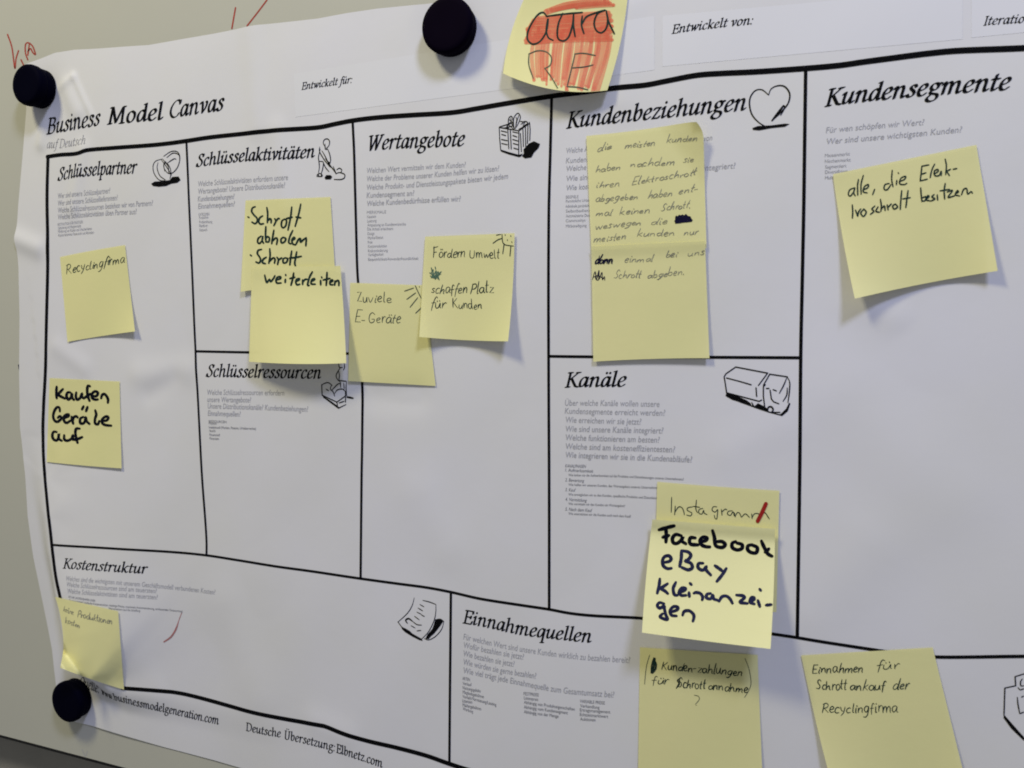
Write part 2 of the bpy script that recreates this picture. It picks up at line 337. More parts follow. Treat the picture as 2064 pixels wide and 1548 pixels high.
# ------------------------------------------------------------------ lettering
G = {  # skeletons of the printed italic; width; strokes ('/' = straight runs)
'a':(94,"70,84 52,99 34,94 16,70 10,38 16,10 30,2 46,12 62,44 74,92|74,97 72,45 71,14 76,2 84,4 94,18"),
'b':(92,"/4,150 18,155 18,28|18,30 24,8 40,0 62,14 76,50 70,86 54,99 36,86 20,56"),
'c':(78,"66,78 64,92 50,99 30,90 13,60 12,28 24,5 44,1 60,9 70,20"),
'd':(98,"70,84 52,99 34,94 16,70 10,38 16,10 30,2 46,12 62,40 74,84|/60,150 75,155 74,30|74,30 75,8 82,2 96,16"),
'e':(80,"12,44 38,50 62,66 66,84 54,99 34,94 14,66 11,32 22,6 42,1 58,9 70,20"),
'f':(58,"72,142 64,155 50,151 40,122 32,50 26,-10 16,-42 0,-55 -12,-46|/10,94 62,94"),
'g':(92,"44,99 22,88 14,66 24,46 44,40 64,52 70,76 60,94 44,99|30,44 18,28 22,16 50,10 74,2 80,-20 66,-42 36,-52 10,-44 2,-26 14,-8 28,6|/62,88 76,97 90,92"),
'h':(106,"/4,150 19,155 18,0|18,50 34,82 54,99 70,94 76,72 74,24 80,4 88,2 102,16"),
'i':(50,"4,80 12,94 22,98 20,60 18,14 24,2 34,4 46,18|.25,136"),
'k':(96,"/4,150 19,155 18,0|20,40 44,60 62,86 74,98 84,90|/36,56 64,8 76,0 92,14"),
'l':(48,"/4,150 20,155 19,60|19,60 18,14 24,2 34,4 46,18"),
'm':(158,"4,80 12,94 22,98 20,50 18,0|19,50 34,82 52,99 66,94 70,72 69,0|70,50 86,82 104,99 120,94 125,72 123,24 129,4 138,2 152,16"),
'n':(106,"4,80 12,94 22,98 20,50 18,0|19,50 35,82 55,99 70,94 76,72 74,24 80,4 88,2 102,16"),
'o':(90,"46,99 24,88 11,56 14,20 34,1 58,10 75,44 72,80 46,99"),
'p':(96,"2,80 12,94 22,98 20,40 18,-52|/4,-54 36,-54|20,50 38,86 58,99 76,84 80,50 66,14 44,1 24,12"),
'q':(92,"70,84 52,99 34,94 16,70 10,38 16,10 30,2 46,12 62,44 74,92|/74,97 73,-54|/58,-54 92,-54"),
'r':(74,"4,80 12,94 22,98 20,50 18,0|19,48 34,80 50,98 62,99 72,88"),
's':(72,"62,80 54,97 36,99 21,86 25,68 44,52 57,34 50,11 30,0 12,5 6,22"),
't':(60,"30,130 22,60 20,18 26,3 38,4 54,20|/4,94 56,94"),
'u':(104,"4,82 12,95 22,98 19,60 18,24 26,4 42,4 60,26 76,66|/78,98 76,50|76,60 75,14 80,2 88,4 102,18"),
'v':(86,"4,84 14,97 26,92 34,50 38,4|38,4 62,36 76,72 75,90 66,98"),
'w':(128,"4,84 14,97 26,92 32,50 35,4|35,4 56,40 68,76 72,98|72,98 76,50 79,4|79,4 104,40 119,76 117,92 108,98"),
'x':(90,"4,84 16,98 30,80 56,14 70,2 84,14|78,92 66,94 44,50 20,6 8,6"),
'y':(90,"4,84 14,97 26,92 34,50 40,8|78,98 66,50 42,4 20,-36 2,-52 -8,-46"),
'z':(78,"/12,80 16,96 66,96 10,4 64,4 72,20"),
'B':(112,"/24,145 24,0|/8,145 60,145|54,145 80,138 88,118 76,92 50,78 28,77|50,78 86,72 98,46 86,12 54,0 40,0|/8,0 50,0"),
'M':(166,"/4,0 36,0|/20,0 32,143|/14,145 34,145 76,8 130,145 152,145|/134,145 134,0|/116,0 154,0"),
'C':(120,"110,116 102,138 78,147 44,130 18,92 14,48 34,12 66,-1 96,10 112,32|/110,112 114,142"),
'S':(94,"82,116 76,138 54,147 30,136 24,112 40,90 66,68 76,42 64,12 38,-2 14,8 6,32|/83,112 88,142|/5,36 2,4"),
'W':(172,"/2,145 36,145|/20,145 44,2 92,130|/92,140 108,2 158,145|/78,145 108,145|/142,145 172,145"),
'K':(122,"/24,145 24,0|/6,145 44,145|/6,0 44,0|/26,68 98,140|/84,145 120,145|/46,86 98,8 126,0"),
'E':(106,"/24,145 24,0|/6,145 94,145 97,116|/24,76 78,76|/79,92 79,60|/6,0 96,0 104,32"),
'D':(132,"/24,145 24,0|/8,145 60,145|54,145 100,132 120,84 106,30 66,1 40,0|/8,0 46,0"),
'U':(126,"/22,145 22,56|22,60 26,14 56,-1 88,10 98,56|/98,54 98,145|/6,145 40,145|/84,145 114,145"),
'I':(52,"/26,145 26,0|/8,145 44,145|/8,0 44,0"),
'Q':(134,"66,147 30,120 14,70 26,18 60,-1 100,26 118,78 104,130 66,147|/60,2 96,-26 128,-30"),
'.':(36,".16,8"),':':(40,".14,8|.20,84"),',':(36,"18,12 16,-6 6,-24"),'-':(58,"/8,48 50,48"),' ':(44,""),
}
def dots(base, x1, x2, y): w_, s_ = G[base]; return (w_, s_ + "|.%d,%d|.%d,%d" % (x1, y, x2, y))
G['ä'] = dots('a', 34, 66, 136); G['ü'] = dots('u', 32, 64, 136); G['ö'] = dots('o', 30, 62, 136); G['Ü'] = dots('U', 42, 78, 178)
H = {  # handwriting skeletons
'a':(80,"68,84 46,98 20,80 12,40 28,6 50,14 68,60 70,90 70,30 78,4 88,10"),'b':(76,"18,158 14,80 12,20|12,30 34,2 62,20 66,60 44,80 16,60"),
'c':(70,"62,84 42,98 18,74 12,34 30,4 62,14"),'d':(84,"64,84 44,96 18,74 12,32 30,4 54,22 70,90|80,160 72,60 74,6 84,10"),
'e':(70,"12,44 50,58 58,82 40,98 18,76 12,34 30,4 64,16"),'f':(56,"66,146 52,160 38,140 28,60 22,-40|/8,84 56,90"),
'g':(80,"68,84 46,98 20,80 12,44 28,14 50,22 68,80|70,92 64,20 46,-36 20,-62 2,-50"),'h':(82,"24,160 16,70 12,2|12,20 28,64 50,90 64,78 64,20 74,2"),
'i':(36,"18,92 15,30 20,4 30,10|.24,128"),'k':(78,"24,160 16,70 12,0|/64,92 16,48|/24,50 70,2"),'l':(40,"26,160 17,50 20,6 34,10"),
'm':(122,"14,92 12,4|12,20 28,76 44,92 56,76 56,6|56,20 72,76 90,92 102,74 102,20 110,4"),'n':(82,"14,92 12,4|12,20 28,76 48,92 62,74 62,20 70,4"),
'o':(78,"44,96 18,80 12,36 34,4 62,20 70,62 44,96"),'p':(80,"14,92 10,0 8,-50|14,60 36,94 64,76 62,30 36,4 14,24"),
'r':(58,"14,92 14,4|14,30 26,72 42,92 58,84"),'s':(60,"54,86 34,98 16,78 30,56 50,32 36,4 8,12"),'t':(54,"34,150 24,60 26,8 40,10|/8,98 52,102"),
'u':(82,"14,92 12,30 28,4 52,20 66,90|68,92 66,24 76,4"),'v':(70,"8,92 30,4 62,92"),'w':(106,"8,92 26,6 50,80 70,6 98,92"),
'y':(76,"10,92 24,30 44,20|66,92 50,0 20,-52"),'z':(72,"/10,90 60,90 12,6 66,8"),
'E':(92,"26,150 20,80 16,4|/26,150 86,152|/20,80 70,84|/16,4 80,8"),'S':(86,"78,130 56,152 30,136 30,104 56,80 66,44 46,6 12,16"),
'K':(96,"26,150 20,80 16,4|/88,150 24,78|/34,84 88,2"),'U':(100,"24,150 14,60 26,8 60,6 84,50 94,150"),
'F':(84,"26,150 20,80 14,4|/16,132 88,150|/20,80 64,86"),'P':(88,"26,150 20,80 14,-6|24,146 64,152 82,118 60,84 22,74"),
'Z':(80,"/14,140 68,146 14,10 76,8"),'G':(100,"86,128 60,152 24,124 12,60 34,8 72,14 86,56 50,58"),'R':(98,"24,150 20,80 14,0|10,140 50,158 80,132 62,92 24,78|/34,82 92,0"),
'.':(30,".12,4"),',':(30,"16,10 6,-24"),'-':(56,"/8,50 48,52"),'?':(60,"8,120 30,148 52,120 40,80 28,56|.26,4"),' ':(48,"")}
H['ä'] = (80, H['a'][1] + "|.34,126|.62,130"); H['ü'] = (82, H['u'][1] + "|.30,128|.58,130"); H['ö'] = (78, H['o'][1] + "|.30,128|.56,130")
def parse(s):
    out = []
    for p in s.split('|'):
        if not p: continue
        k = 's'
        if p[0] == '/': k = 'l'; p = p[1:]
        elif p[0] == '.': k = 'd'; p = p[1:]
        out.append((k, np.array([[float(c) for c in q.split(',')] for q in p.split()])))
    return out
GP = {k: (w_, parse(s)) for k, (w_, s) in G.items()}; HP = {k: (w_, parse(s)) for k, (w_, s) in H.items()}
class Path:
    def __init__(s, P):
        s.P = np.asarray(P, float)[:, :2]
        if len(s.P) > 2: s.P = smooth(s.P, 2.0)
        d = np.linalg.norm(np.diff(s.P, axis=0), axis=1); s.s = np.concatenate([[0], np.cumsum(d)]); s.L = s.s[-1]
    def at(s, t):
        t = np.asarray(t, float)
        x = np.interp(t, s.s, s.P[:, 0]); y = np.interp(t, s.s, s.P[:, 1])
        o = np.clip(t - s.L, 0, None) ; d = (s.P[-1] - s.P[-2]); d = d / np.linalg.norm(d)
        u = np.clip(-t, 0, None); e = (s.P[1] - s.P[0]); e = e / np.linalg.norm(e)
        return np.stack([x + o * d[0] - u * e[0], y + o * d[1] - u * e[1]], -1)
def up_scale(px, cap):          # mm height of a printed letter that measures cap px at px
    a = on_poster_px([px], 0)[0][:2]; b = on_poster_px([(px[0], px[1] - cap)], 0)[0][:2]
    return np.linalg.norm(a - b)
def serif(text, base, cap, mt='print', bold=1.0, shear=0.24, name='printed_lettering', label=None, mm=None, track=7):
    P = Path(on_poster_px(base, 0)[:, :2]); ch = mm or up_scale(base[0], cap); sy = ch / 145.0
    tot = sum(GP[c][0] + track for c in text) - 8 - track
    sx = P.L / tot; k = Ink(); x = 0.0
    th = math.radians(24); a, b = 13.8 * bold, 3.6 * bold
    A0 = np.array([[math.cos(th), -math.sin(th)], [math.sin(th), math.cos(th)]]) @ np.diag([a, b])
    def place(q):
        t = (q[:, 0] + shear * q[:, 1]) * sx * 1.0
        # slant measured in letter units
        o = P.at(x * sx + q[:, 0] * sx); o[:, 0] += shear * q[:, 1] * sy; o[:, 1] -= q[:, 1] * sy
        return o
    A = np.array([[sx, 0], [0, -sy]]) @ A0
    for c in text:
        w_, st = GP[c]
        for kind, q in st:
            if kind == 'd':
                th_ = np.arange(10) * np.pi / 5; r = 11.5 * bold
                k.add(place(q + np.stack([np.cos(th_), np.sin(th_)], 1) * r), [tuple(range(10))])
            elif kind == 's': k.stroke(place(smooth(q, 8)), A, sm=False)
            else:
                for i in range(len(q) - 1): k.stroke(place(smooth(q[i:i + 2], 30)), A, sm=False)
        x += w_ + track
    return print_part(name, k, mt, label)
_tc = {}
def sans_mesh(text):
    if text in _tc: return _tc[text]
    cu = bpy.data.curves.new('tmp', 'FONT'); cu.body = text; cu.size = 1; cu.resolution_u = 3
    o = bpy.data.objects.new('tmp', cu); C.objects.link(o)
    dg = bpy.context.evaluated_depsgraph_get(); me = bpy.data.meshes.new_from_object(o.evaluated_get(dg))
    V = np.array([v.co[:2] for v in me.vertices]); F = [tuple(p.vertices) for p in me.polygons]
    bpy.data.objects.remove(o); bpy.data.curves.remove(cu); bpy.data.meshes.remove(me)
    _tc[text] = (V, F); return V, F
def sans(rows, cap, mt='print_grey', name='printed_text', shear=0.0):
    k = Ink()
    for text, base in rows:
        V, F = sans_mesh(text)
        P = Path(on_poster_px(base, 0)[:, :2]); ch = up_scale(base[0], cap)
        x0, x1 = V[:, 0].min(), V[:, 0].max(); s = P.L / (x1 - x0); sy = ch / 0.70
        q = P.at((V[:, 0] - x0) * s); q[:, 1] -= V[:, 1] * sy; q[:, 0] += shear * V[:, 1] * sy
        k.add(q, F)
    return print_part(name, k, mt)
# headings
def zz(x0, y0, k, s):           # "x,y x,y" measured in an enlarged crop -> photo pixels
    return [(x0 + float(a) / k, y0 + float(b) / k) for a, b in (q.split(',') for q in s.split())]
serif('Business', [(94,270),(128,265),(160,259),(199,252)], 31, name='printed_heading')
serif('Model', [(217,250),(270,246),(325,241)], 32, name='printed_heading')
serif('Canvas', [(340,238),(395,230),(448,222)], 33, name='printed_heading')
serif('auf Deutsch', [(94,299),(130,297),(171,290)], 17, 'print_mid', 0.5, name='printed_subtitle')
serif('Schlüsselpartner', [(117,364),(152,357),(195,353),(235,351),(273,349)], 25, bold=1.05, name='printed_heading')
serif('Schlüsselaktivitäten', [(396,336),(445,330),(492,325),(572,321),(632,317)], 24, bold=1.05, name='printed_heading')
serif('Wertangebote', [(740,304),(785,300),(830,298),(933,294)], 29, bold=1.05, name='printed_heading')
serif('Kundenbeziehungen', [(1142,258),(1200,252),(1285,243),(1400,231),(1500,222)], 31, bold=1.05, name='printed_heading')
serif('Kundensegmente', [(1663,214),(1740,205),(1839,195),(1940,187),(2031,181)], 33, bold=1.1, name='printed_heading')
serif('Schlüsselressourcen', [(416,759),(480,760),(560,762),(645,763)], 24, name='printed_heading')
serif('Kanäle', [(1139,780),(1258,779)], 29, name='printed_heading')
serif('Kostenstruktur', [(127,1145),(180,1149),(240,1153),(294,1156)], 20, bold=0.95, name='printed_heading')
serif('Einnahmequellen', [(933,1255),(985,1265),(1049,1279),(1120,1288),(1189,1295)], 26, name='printed_heading')
serif('Entwickelt für:', [(608,181),(660,174),(709,167)], 14, name='printed_caption')
serif('Entwickelt von:', [(1354,68),(1430,58),(1516,49)], 17, name='printed_caption')
serif('Iteration:', [(1982,51),(2064,46),(2084,45)], 17, name='printed_caption')
serif('Quelle: www.', [(160,1384),(185,1391),(206,1400),(231,1411)], 15, bold=0.85, mm=10, name='printed_caption')
serif('businessmodelgeneration.com', [(232,1411),(258,1418),(288,1426),(334,1436),(390,1449),(440,1460)], 16, bold=0.95, mm=8.0, name='printed_caption')
serif('Deutsche', [(496,1472),(530,1480),(565,1486)], 16, bold=0.9, shear=0.12, name='printed_caption')
serif('Übersetzung:', [(573,1489),(620,1500),(675,1514)], 17, bold=0.9, shear=0.12, name='printed_caption')
serif('Elbnetz.com', [(678,1516),(720,1530),(770,1547)], 17, bold=0.95, shear=0.12, name='printed_caption')

def block(x0, y0, k, cap, rows, mt='print_grey', **kw):
    sans([(t, zz(x0, y0, k, b)) for t, b in rows], cap, mt, **kw)
GI = 0.12
block(0, 380, 3.969, 11, [('Wer sind unsere Schlüsselpartner?', "462,80 880,36"), ('Wer sind unsere Schlüssellieferanten?', "462,138 940,92"),
    ('Welche Schlüsselressourcen beziehen wir von Partnern?', "462,195 850,162 1222,136"), ('Welche Schlüsselaktivitäten üben Partner aus?', "462,248 760,222 1092,204")], shear=GI)
block(0, 380, 3.969, 6, [('MOTIVATION FÜR PARTNER', "462,300 665,278"), ('Optimierung und Mengenvorteile', "465,326 648,308"), ('Minderung von Risiken und Unsicherheiten', "465,354 735,330"), ('Akquise bestimmter Ressourcen und Aktivitäten', "465,384 752,360")], 'print_grey')
block(370, 250, 5.733, 11, [('Welche Schlüsselaktivitäten erfordern unsere', "165,722 600,685 1205,645"), ('Wertangebote? Unsere Distributionskanäle?', "165,808 560,775 1170,735"),
    ('Kundenbeziehungen?', "165,895 585,865"), ('Einnahmequellen?', "170,980 590,950")], shear=GI)
block(370, 250, 5.733, 6, [('KATEGORIEN', "175,1062 300,1055"), ('Produktion', "180,1098 288,1090"), ('Problemlösung', "182,1146 332,1142"), ('Plattform', "182,1192 280,1186"), ('Netzwerk', "185,1240 275,1234")])
block(700, 220, 4.914, 11, [('Welchen Wert vermitteln wir dem Kunden?', "190,635 700,602 1170,575"), ('Welche der Probleme unserer Kunden helfen wir zu lösen?', "190,715 800,680 1500,612"),
    ('Welche Produkt- und Dienstleistungspakete bieten wir jedem', "190,800 900,757 1590,688"), ('Kundensegment an?', "192,878 660,856"), ('Welche Kundenbedürfnisse erfüllen wir?', "192,960 700,930 1120,912")], shear=GI)
block(700, 220, 4.914, 6, [('MERKMALE', "195,1036 385,1030"), ('Neuheit', "197,1080 285,1074"), ('Leistung', "200,1122 290,1115"), ('Anpassung an Kundenwünsche', "200,1160 580,1150"), ('Die Arbeit erleichtern', "200,1200 455,1195"),
    ('Design', "202,1246 270,1242"), ('Marke/Status', "204,1288 355,1280"), ('Preis', "204,1332 250,1328"), ('Kostenreduktion', "206,1372 392,1366"), ('Risikominderung', "206,1416 402,1410"), ('Verfügbarkeit', "206,1456 360,1448"), ('Bequemlichkeit/Anwenderfreundlichkeit', "208,1500 705,1490")])
block(1120, 150, 4.128, 11, [('Welche Art von Beziehung erwartet jedes unserer Kunden von', "85,656 600,610 1300,548"), ('Kundensegmente von uns?', "85,738 700,700"), ('Welche haben wir eingerichtet?', "85,806 800,750"),
    ('Wie sind sie in unser übriges Geschäftsmodell integriert?', "85,888 800,835 1492,780"), ('Wie kostenintensiv sind sie?', "85,966 700,920")], shear=GI)
block(1120, 150, 4.128, 6, [('BEISPIELE', "85,1032 190,1028"), ('Persönliche Unterstützung', "85,1066 380,1050"), ('Individuelle persönliche Unterstützung', "85,1108 420,1096"), ('Selbstbedienung', "85,1148 330,1140"), ('Automatisierte Dienstleistungen', "85,1188 400,1178"), ('Communitys', "85,1228 248,1222"), ('Mitbeteiligung', "85,1272 258,1266")])
block(1640, 230, 4.868, 12, [('Für wen schöpfen wir Wert?', "120,186 600,142 1080,106"), ('Wer sind unsere wichtigsten Kunden?', "120,296 800,238 1450,178")], shear=GI)
block(1640, 230, 4.868, 7, [('Massenmarkt', "110,422 355,404"), ('Nischenmarkt', "110,478 362,462"), ('Segmentiert', "112,534 320,520"), ('Diversifiziert', "112,584 335,574"), ('Multi-sided Markets', "112,640 460,620")])
block(380, 690, 5.733, 11, [('Welche Schlüsselressourcen erfordern', "212,606 700,608 1105,614"), ('unsere Wertangebote?', "216,688 720,694"), ('Unsere Distributionskanäle? Kundenbeziehungen?', "220,762 820,780 1380,802"), ('Einnahmequellen?', "224,846 600,858")], shear=GI)
block(380, 690, 5.733, 5, [('RESSOURCEN', "235,926 440,934"), ('Physisch', "235,946 325,950"), ('Intellektuell (Marken, Patente, Urheberrechte)', "237,994 780,1010"), ('Menschlich', "242,1034 312,1036"), ('Finanziell', "244,1080 362,1084"), ('Finanzen', "246,1122 352,1126")], 'print_mid')
block(1110, 700, 4.047, 12, [('Über welche Kanäle wollen unsere', "115,475 500,478 885,486"), ('Kundensegmente erreicht werden?', "115,540 930,558"), ('Wie erreichen wir sie jetzt?', "118,612 735,630"), ('Wie sind unsere Kanäle integriert?', "118,686 915,702"),
    ('Welche funktionieren am besten?', "118,756 885,778"), ('Welche sind am kosteneffizientesten?', "118,828 1010,856"), ('Wie integrieren wir sie in die Kundenabläufe?', "118,898 700,920 1150,938")], shear=GI)
block(1110, 700, 4.047, 6.5, [('KANALPHASEN', "118,978 285,984"), ('1. Aufmerksamkeit', "118,1012 345,1022"), ('2. Bewertung', "118,1092 270,1100"), ('3. Kauf', "118,1172 200,1176"), ('4. Vermittlung', "118,1250 292,1260"), ('5. Nach dem Kauf', "118,1330 335,1342")], 'print_mid', shear=0.2)
block(1110, 700, 4.047, 5, [('Wie lenken wir die Aufmerksamkeit auf die Produkte und Dienstleistungen unseres Unternehmens?', "145,1050 600,1062 1085,1086"),
    ('Wie helfen wir unseren Kunden, das Wertangebot unseres Unternehmens zu bewerten?', "145,1128 500,1140 1040,1160"), ('Wie ermöglichen wir es den Kunden, spezifische Produkte und Dienstleistungen zu kaufen?', "145,1208 500,1220 1040,1245"),
    ('Wie vermitteln wir den Kunden ein Wertangebot?', "145,1284 606,1302"), ('Wie unterstützen wir die Kunden auch nach dem Kauf?', "145,1364 655,1388")], 'print_mid')
block(60, 1080, 4.914, 10, [('Welches sind die wichtigsten mit unserem Geschäftsmodell verbundenen Kosten?', "355,442 800,478 1300,520 1835,582"), ('Welche Schlüsselressourcen sind am teuersten?', "362,500 800,538 1255,568"), ('Welche Schlüsselaktivitäten sind am teuersten?', "370,566 800,600 1265,630")], shear=GI)
block(60, 1080, 4.914, 4.5, [('IST IHR UNTERNEHMEN EHER', "385,614 650,654"), ('Kostenorientiert (schlanke Kostenstruktur, niedrige Preise, maximale Automatisierung, umfassendes Outsourcing)', "392,648 760,695 1130,724 1515,758"), ('Wertorientiert (auf die Schaffung', "780,728 1095,752")], 'print_mid')
block(890, 1180, 5.027, 12, [('Für welchen Wert sind unsere Kunden wirklich zu bezahlen bereit?', "222,545 700,652 1300,740 1905,786"), ('Wofür bezahlen sie jetzt?', "220,628 500,690 830,752"), ('Wie bezahlen sie jetzt?', "218,712 450,768 735,824"),
    ('Wie würden sie gerne bezahlen?', "218,798 550,875 955,944"), ('Wie viel trägt jede Einnahmequelle zum Gesamtumsatz bei?', "218,884 700,990 1200,1085 1745,1136")], shear=GI)
block(890, 1180, 5.027, 6.5, [('ARTEN', "212,955 288,970"), ('Verkauf', "215,1005 305,1020"), ('Nutzungsgebühr', "215,1048 400,1086"), ('Mitgliedsgebühren', "215,1092 430,1142"), ('Verleih/Vermietung/Leasing', "213,1136 555,1222"), ('Lizenzen', "212,1180 312,1196"), ('Maklergebühren', "214,1222 402,1264"), ('Werbung', "216,1262 320,1292"),
    ], 'print_mid')
block(890, 1180, 5.027, 6.5, [('FESTPREISE', "832,1110 985,1124"), ('Listenpreis', "835,1152 980,1170"), ('Abhängig von Produkteigenschaften', "835,1196 1350,1268"), ('Abhängig vom Kundensegment', "835,1244 1280,1304"), ('Abhängig von der Menge', "835,1292 1186,1340"),
    ], 'print_mid')
block(890, 1180, 5.027, 6.5, [('VARIABLE PREISE', "1402,1186 1655,1206"), ('Verhandlung', "1405,1232 1600,1250"), ('Ertragsmanagement', "1402,1274 1710,1296"), ('Echtzeitmarktwert', "1402,1320 1688,1342"), ('Auktionen', "1405,1366 1560,1376")], 'print_mid')

# printed drawings
def drawing(name, label, x0, y0, k, lines, w=1.2, fills=()):
    ink = Ink()
    for s in lines:
        ww = w
        if isinstance(s, tuple): s, ww = s
        sm = not s.startswith('/'); s = s.lstrip('/')
        q = np.array(zz(x0, y0, k, s)); q = smooth(q, 2) if sm else q
        P = on_poster_px(q, 0)[:, :2]
        sc_ = up_scale(q[0], 10) / 10
        if sm: ink.stroke(P, ww * 0.5 * sc_, sm=False, taper=(0.6, 1, 1, 0.7))
        else:
            for i in range(len(P) - 1): ink.stroke(P[i:i + 2], ww * 0.5 * sc_, sm=False)
    for s in fills:
        q = zz(x0, y0, k, s); P = on_poster_px(q, 0)[:, :2]; ink.poly(P)
    return print_part(name, ink, 'print', label)
drawing('printed_drawing', 'drawing of two interlocked wedding rings', 0, 0, 3.969,
    ["1295,1272 1245,1290 1225,1330 1235,1390 1275,1440 1320,1445", "1265,1300 1258,1345 1280,1405 1325,1440", "1290,1275 1330,1330 1365,1390 1360,1430", "1310,1320 1330,1300 1360,1340 1372,1400",
     "1310,1250 1370,1212 1420,1215 1440,1260 1425,1330 1385,1380 1345,1385 1312,1345", "1335,1260 1385,1225 1432,1240 1438,1290", "1325,1290 1310,1320 1320,1370", "1300,1270 1345,1330 1350,1380", "1345,1300 1395,1270 1410,1275"], 2.0,
    ["1210,1470 1240,1452 1300,1450 1360,1440 1380,1415 1430,1412 1446,1440 1420,1462 1370,1470 1330,1488 1270,1494 1225,1488"])
drawing('printed_drawing', 'drawing of a worker shovelling', 370, 250, 5.733,
    ["1640,270 1615,220 1630,180 1665,172 1688,200 1680,250 1650,280", "1635,230 1640,290 1665,290", "1575,265 1570,310 1600,370 1640,430 1690,490", "1600,310 1625,350 1660,420 1700,500", "1665,285 1690,350 1700,420 1690,460",
     "1580,290 1560,380 1565,430 1570,500 1560,560", "1570,430 1615,440 1610,510 1590,580", "1615,440 1640,500 1680,550", "1640,400 1690,470 1740,540 1760,570", "1730,490 1750,540 1765,575", "1770,530 1800,510 1830,530 1820,555",
     "1760,575 1800,560 1860,580 1860,620 1820,640 1740,640", "1540,590 1570,570 1600,585 1600,605 1540,605"], 2.2,
    ["1630,620 1650,590 1700,590 1720,610 1700,640 1640,640", "1655,420 1690,440 1700,500 1680,490", "1545,595 1560,575 1570,600", "1585,600 1600,575 1608,598"])
drawing('printed_drawing', 'drawing of a gift box with a bow', 700, 220, 4.914,
    ["/1505,180 1510,290 1520,405", "/1505,180 1650,205 1700,215", "/1510,175 1590,150 1620,130", "/1520,405 1600,435 1700,460", "/1590,195 1600,390", "/1615,200 1625,395", "/1700,215 1698,455", "/1700,215 1805,140", "/1805,130 1812,200 1808,310", "/1740,200 1745,370", "/1765,180 1768,370",
     "1650,200 1600,150 1600,90 1625,70 1640,100 1645,180", "1650,190 1650,90 1690,40 1715,80 1690,150 1660,195", "1590,150 1580,180 1600,185", "1710,120 1760,130 1740,150", "1670,80 1680,100 1670,150", "1620,90 1625,120", "/1530,250 1570,262", "/1640,260 1680,275", "/1525,215 1580,228", "/1528,300 1585,312", "/1530,340 1585,352", "/1640,300 1690,315", "/1640,225 1690,236", "/1645,340 1690,352", "/1650,385 1690,398", "/1715,240 1725,420", "/1790,160 1785,340", "/1545,190 1640,165", "/1700,200 1790,150",
     "1600,100 1640,140 1655,190", "1700,60 1680,120 1665,190", "1720,150 1760,120 1790,140 1740,165", "1590,165 1620,140 1650,170"], 1.9,
    ["1515,398 1600,425 1700,452 1740,440 1720,470 1700,475 1600,448 1525,420", "1745,400 1800,340 1850,318 1910,345 1895,385 1850,430 1825,478 1760,488 1730,465 1750,440"])
drawing('printed_drawing', 'drawing of a heart with a shadow line', 1500, 0, 3.66,
    [("180,700 130,662 80,670 45,720 40,780 60,850 110,905 160,935", 3.0), ("180,700 200,655 250,632 300,640 335,690 325,760 270,830 205,890", 3.0), ("205,890 245,840 290,780", 5.0), "270,850 300,790 290,780"], 3,
    ["60,945 100,930 200,925 300,912 335,915 300,935 200,945 110,962 65,958"])
drawing('printed_drawing', 'drawing of a worker at a machine, partly covered by notes', 380, 690, 5.733,
    ["1735,245 1745,290 1780,290", "1800,240 1805,290 1790,320", "1750,300 1710,370 1712,410 1735,445", "1735,330 1745,380 1740,440 1755,460", "1740,440 1825,450", "1755,460 1760,520", "1825,450 1822,540 1830,620", "1795,470 1800,540",
     "1540,500 1560,480 1610,465 1640,480 1660,500", "/1540,490 1545,610", "1650,500 1640,540 1670,570 1690,620", "1660,550 1730,480 1760,480", "1690,590 1720,550 1780,540 1815,570", "/1545,610 1715,690", "/1715,690 1815,620", "/1715,690 1725,755", "/1815,570 1815,690", "1590,540 1620,560", "1740,700 1800,680"], 2.2,
    ["1545,610 1565,625 1650,680 1725,735 1740,750 1825,712 1822,722 1735,768 1715,755 1560,640", "1830,622 1870,625 1910,640 1905,655 1860,648 1825,640"])
drawing('printed_drawing', 'drawing of a delivery lorry', 1110, 700, 4.047,
    ["/1415,240 1430,215 1510,160 1770,210", "/1415,240 1425,300 1435,370", "/1435,250 1550,280 1635,305", "/1770,210 1695,310", "/1785,222 1735,310", "/1785,218 1930,240", "1930,240 1950,290 1945,380 1935,450", "1925,250 1900,310 1865,375", "1930,330 1925,390 1895,440",
     "/1735,320 1735,400 1745,480", "/1675,330 1680,400", "/1735,320 1750,305", "/1790,350 1800,420 1820,445 1860,460", "/1760,335 1780,335", "/1815,345 1840,355", "/1435,370 1700,440", "/1440,400 1560,450 1700,500 1790,530 1885,555", "/1700,440 1720,430", "/1795,530 1870,530",
     ("1770,520 1775,490 1800,485 1815,510 1800,530", 3.5), ("1640,450 1660,485 1680,470", 3.0)], 2.4,
    ["1425,395 1435,370 1510,392 1600,432 1630,455 1640,480 1560,452 1480,428", "1690,455 1740,480 1770,500 1780,525 1720,512 1660,492", "1880,540 1920,500 1945,450 1955,460 1935,520 1888,560 1860,552", "1500,400 1520,405 1515,430 1495,425"])
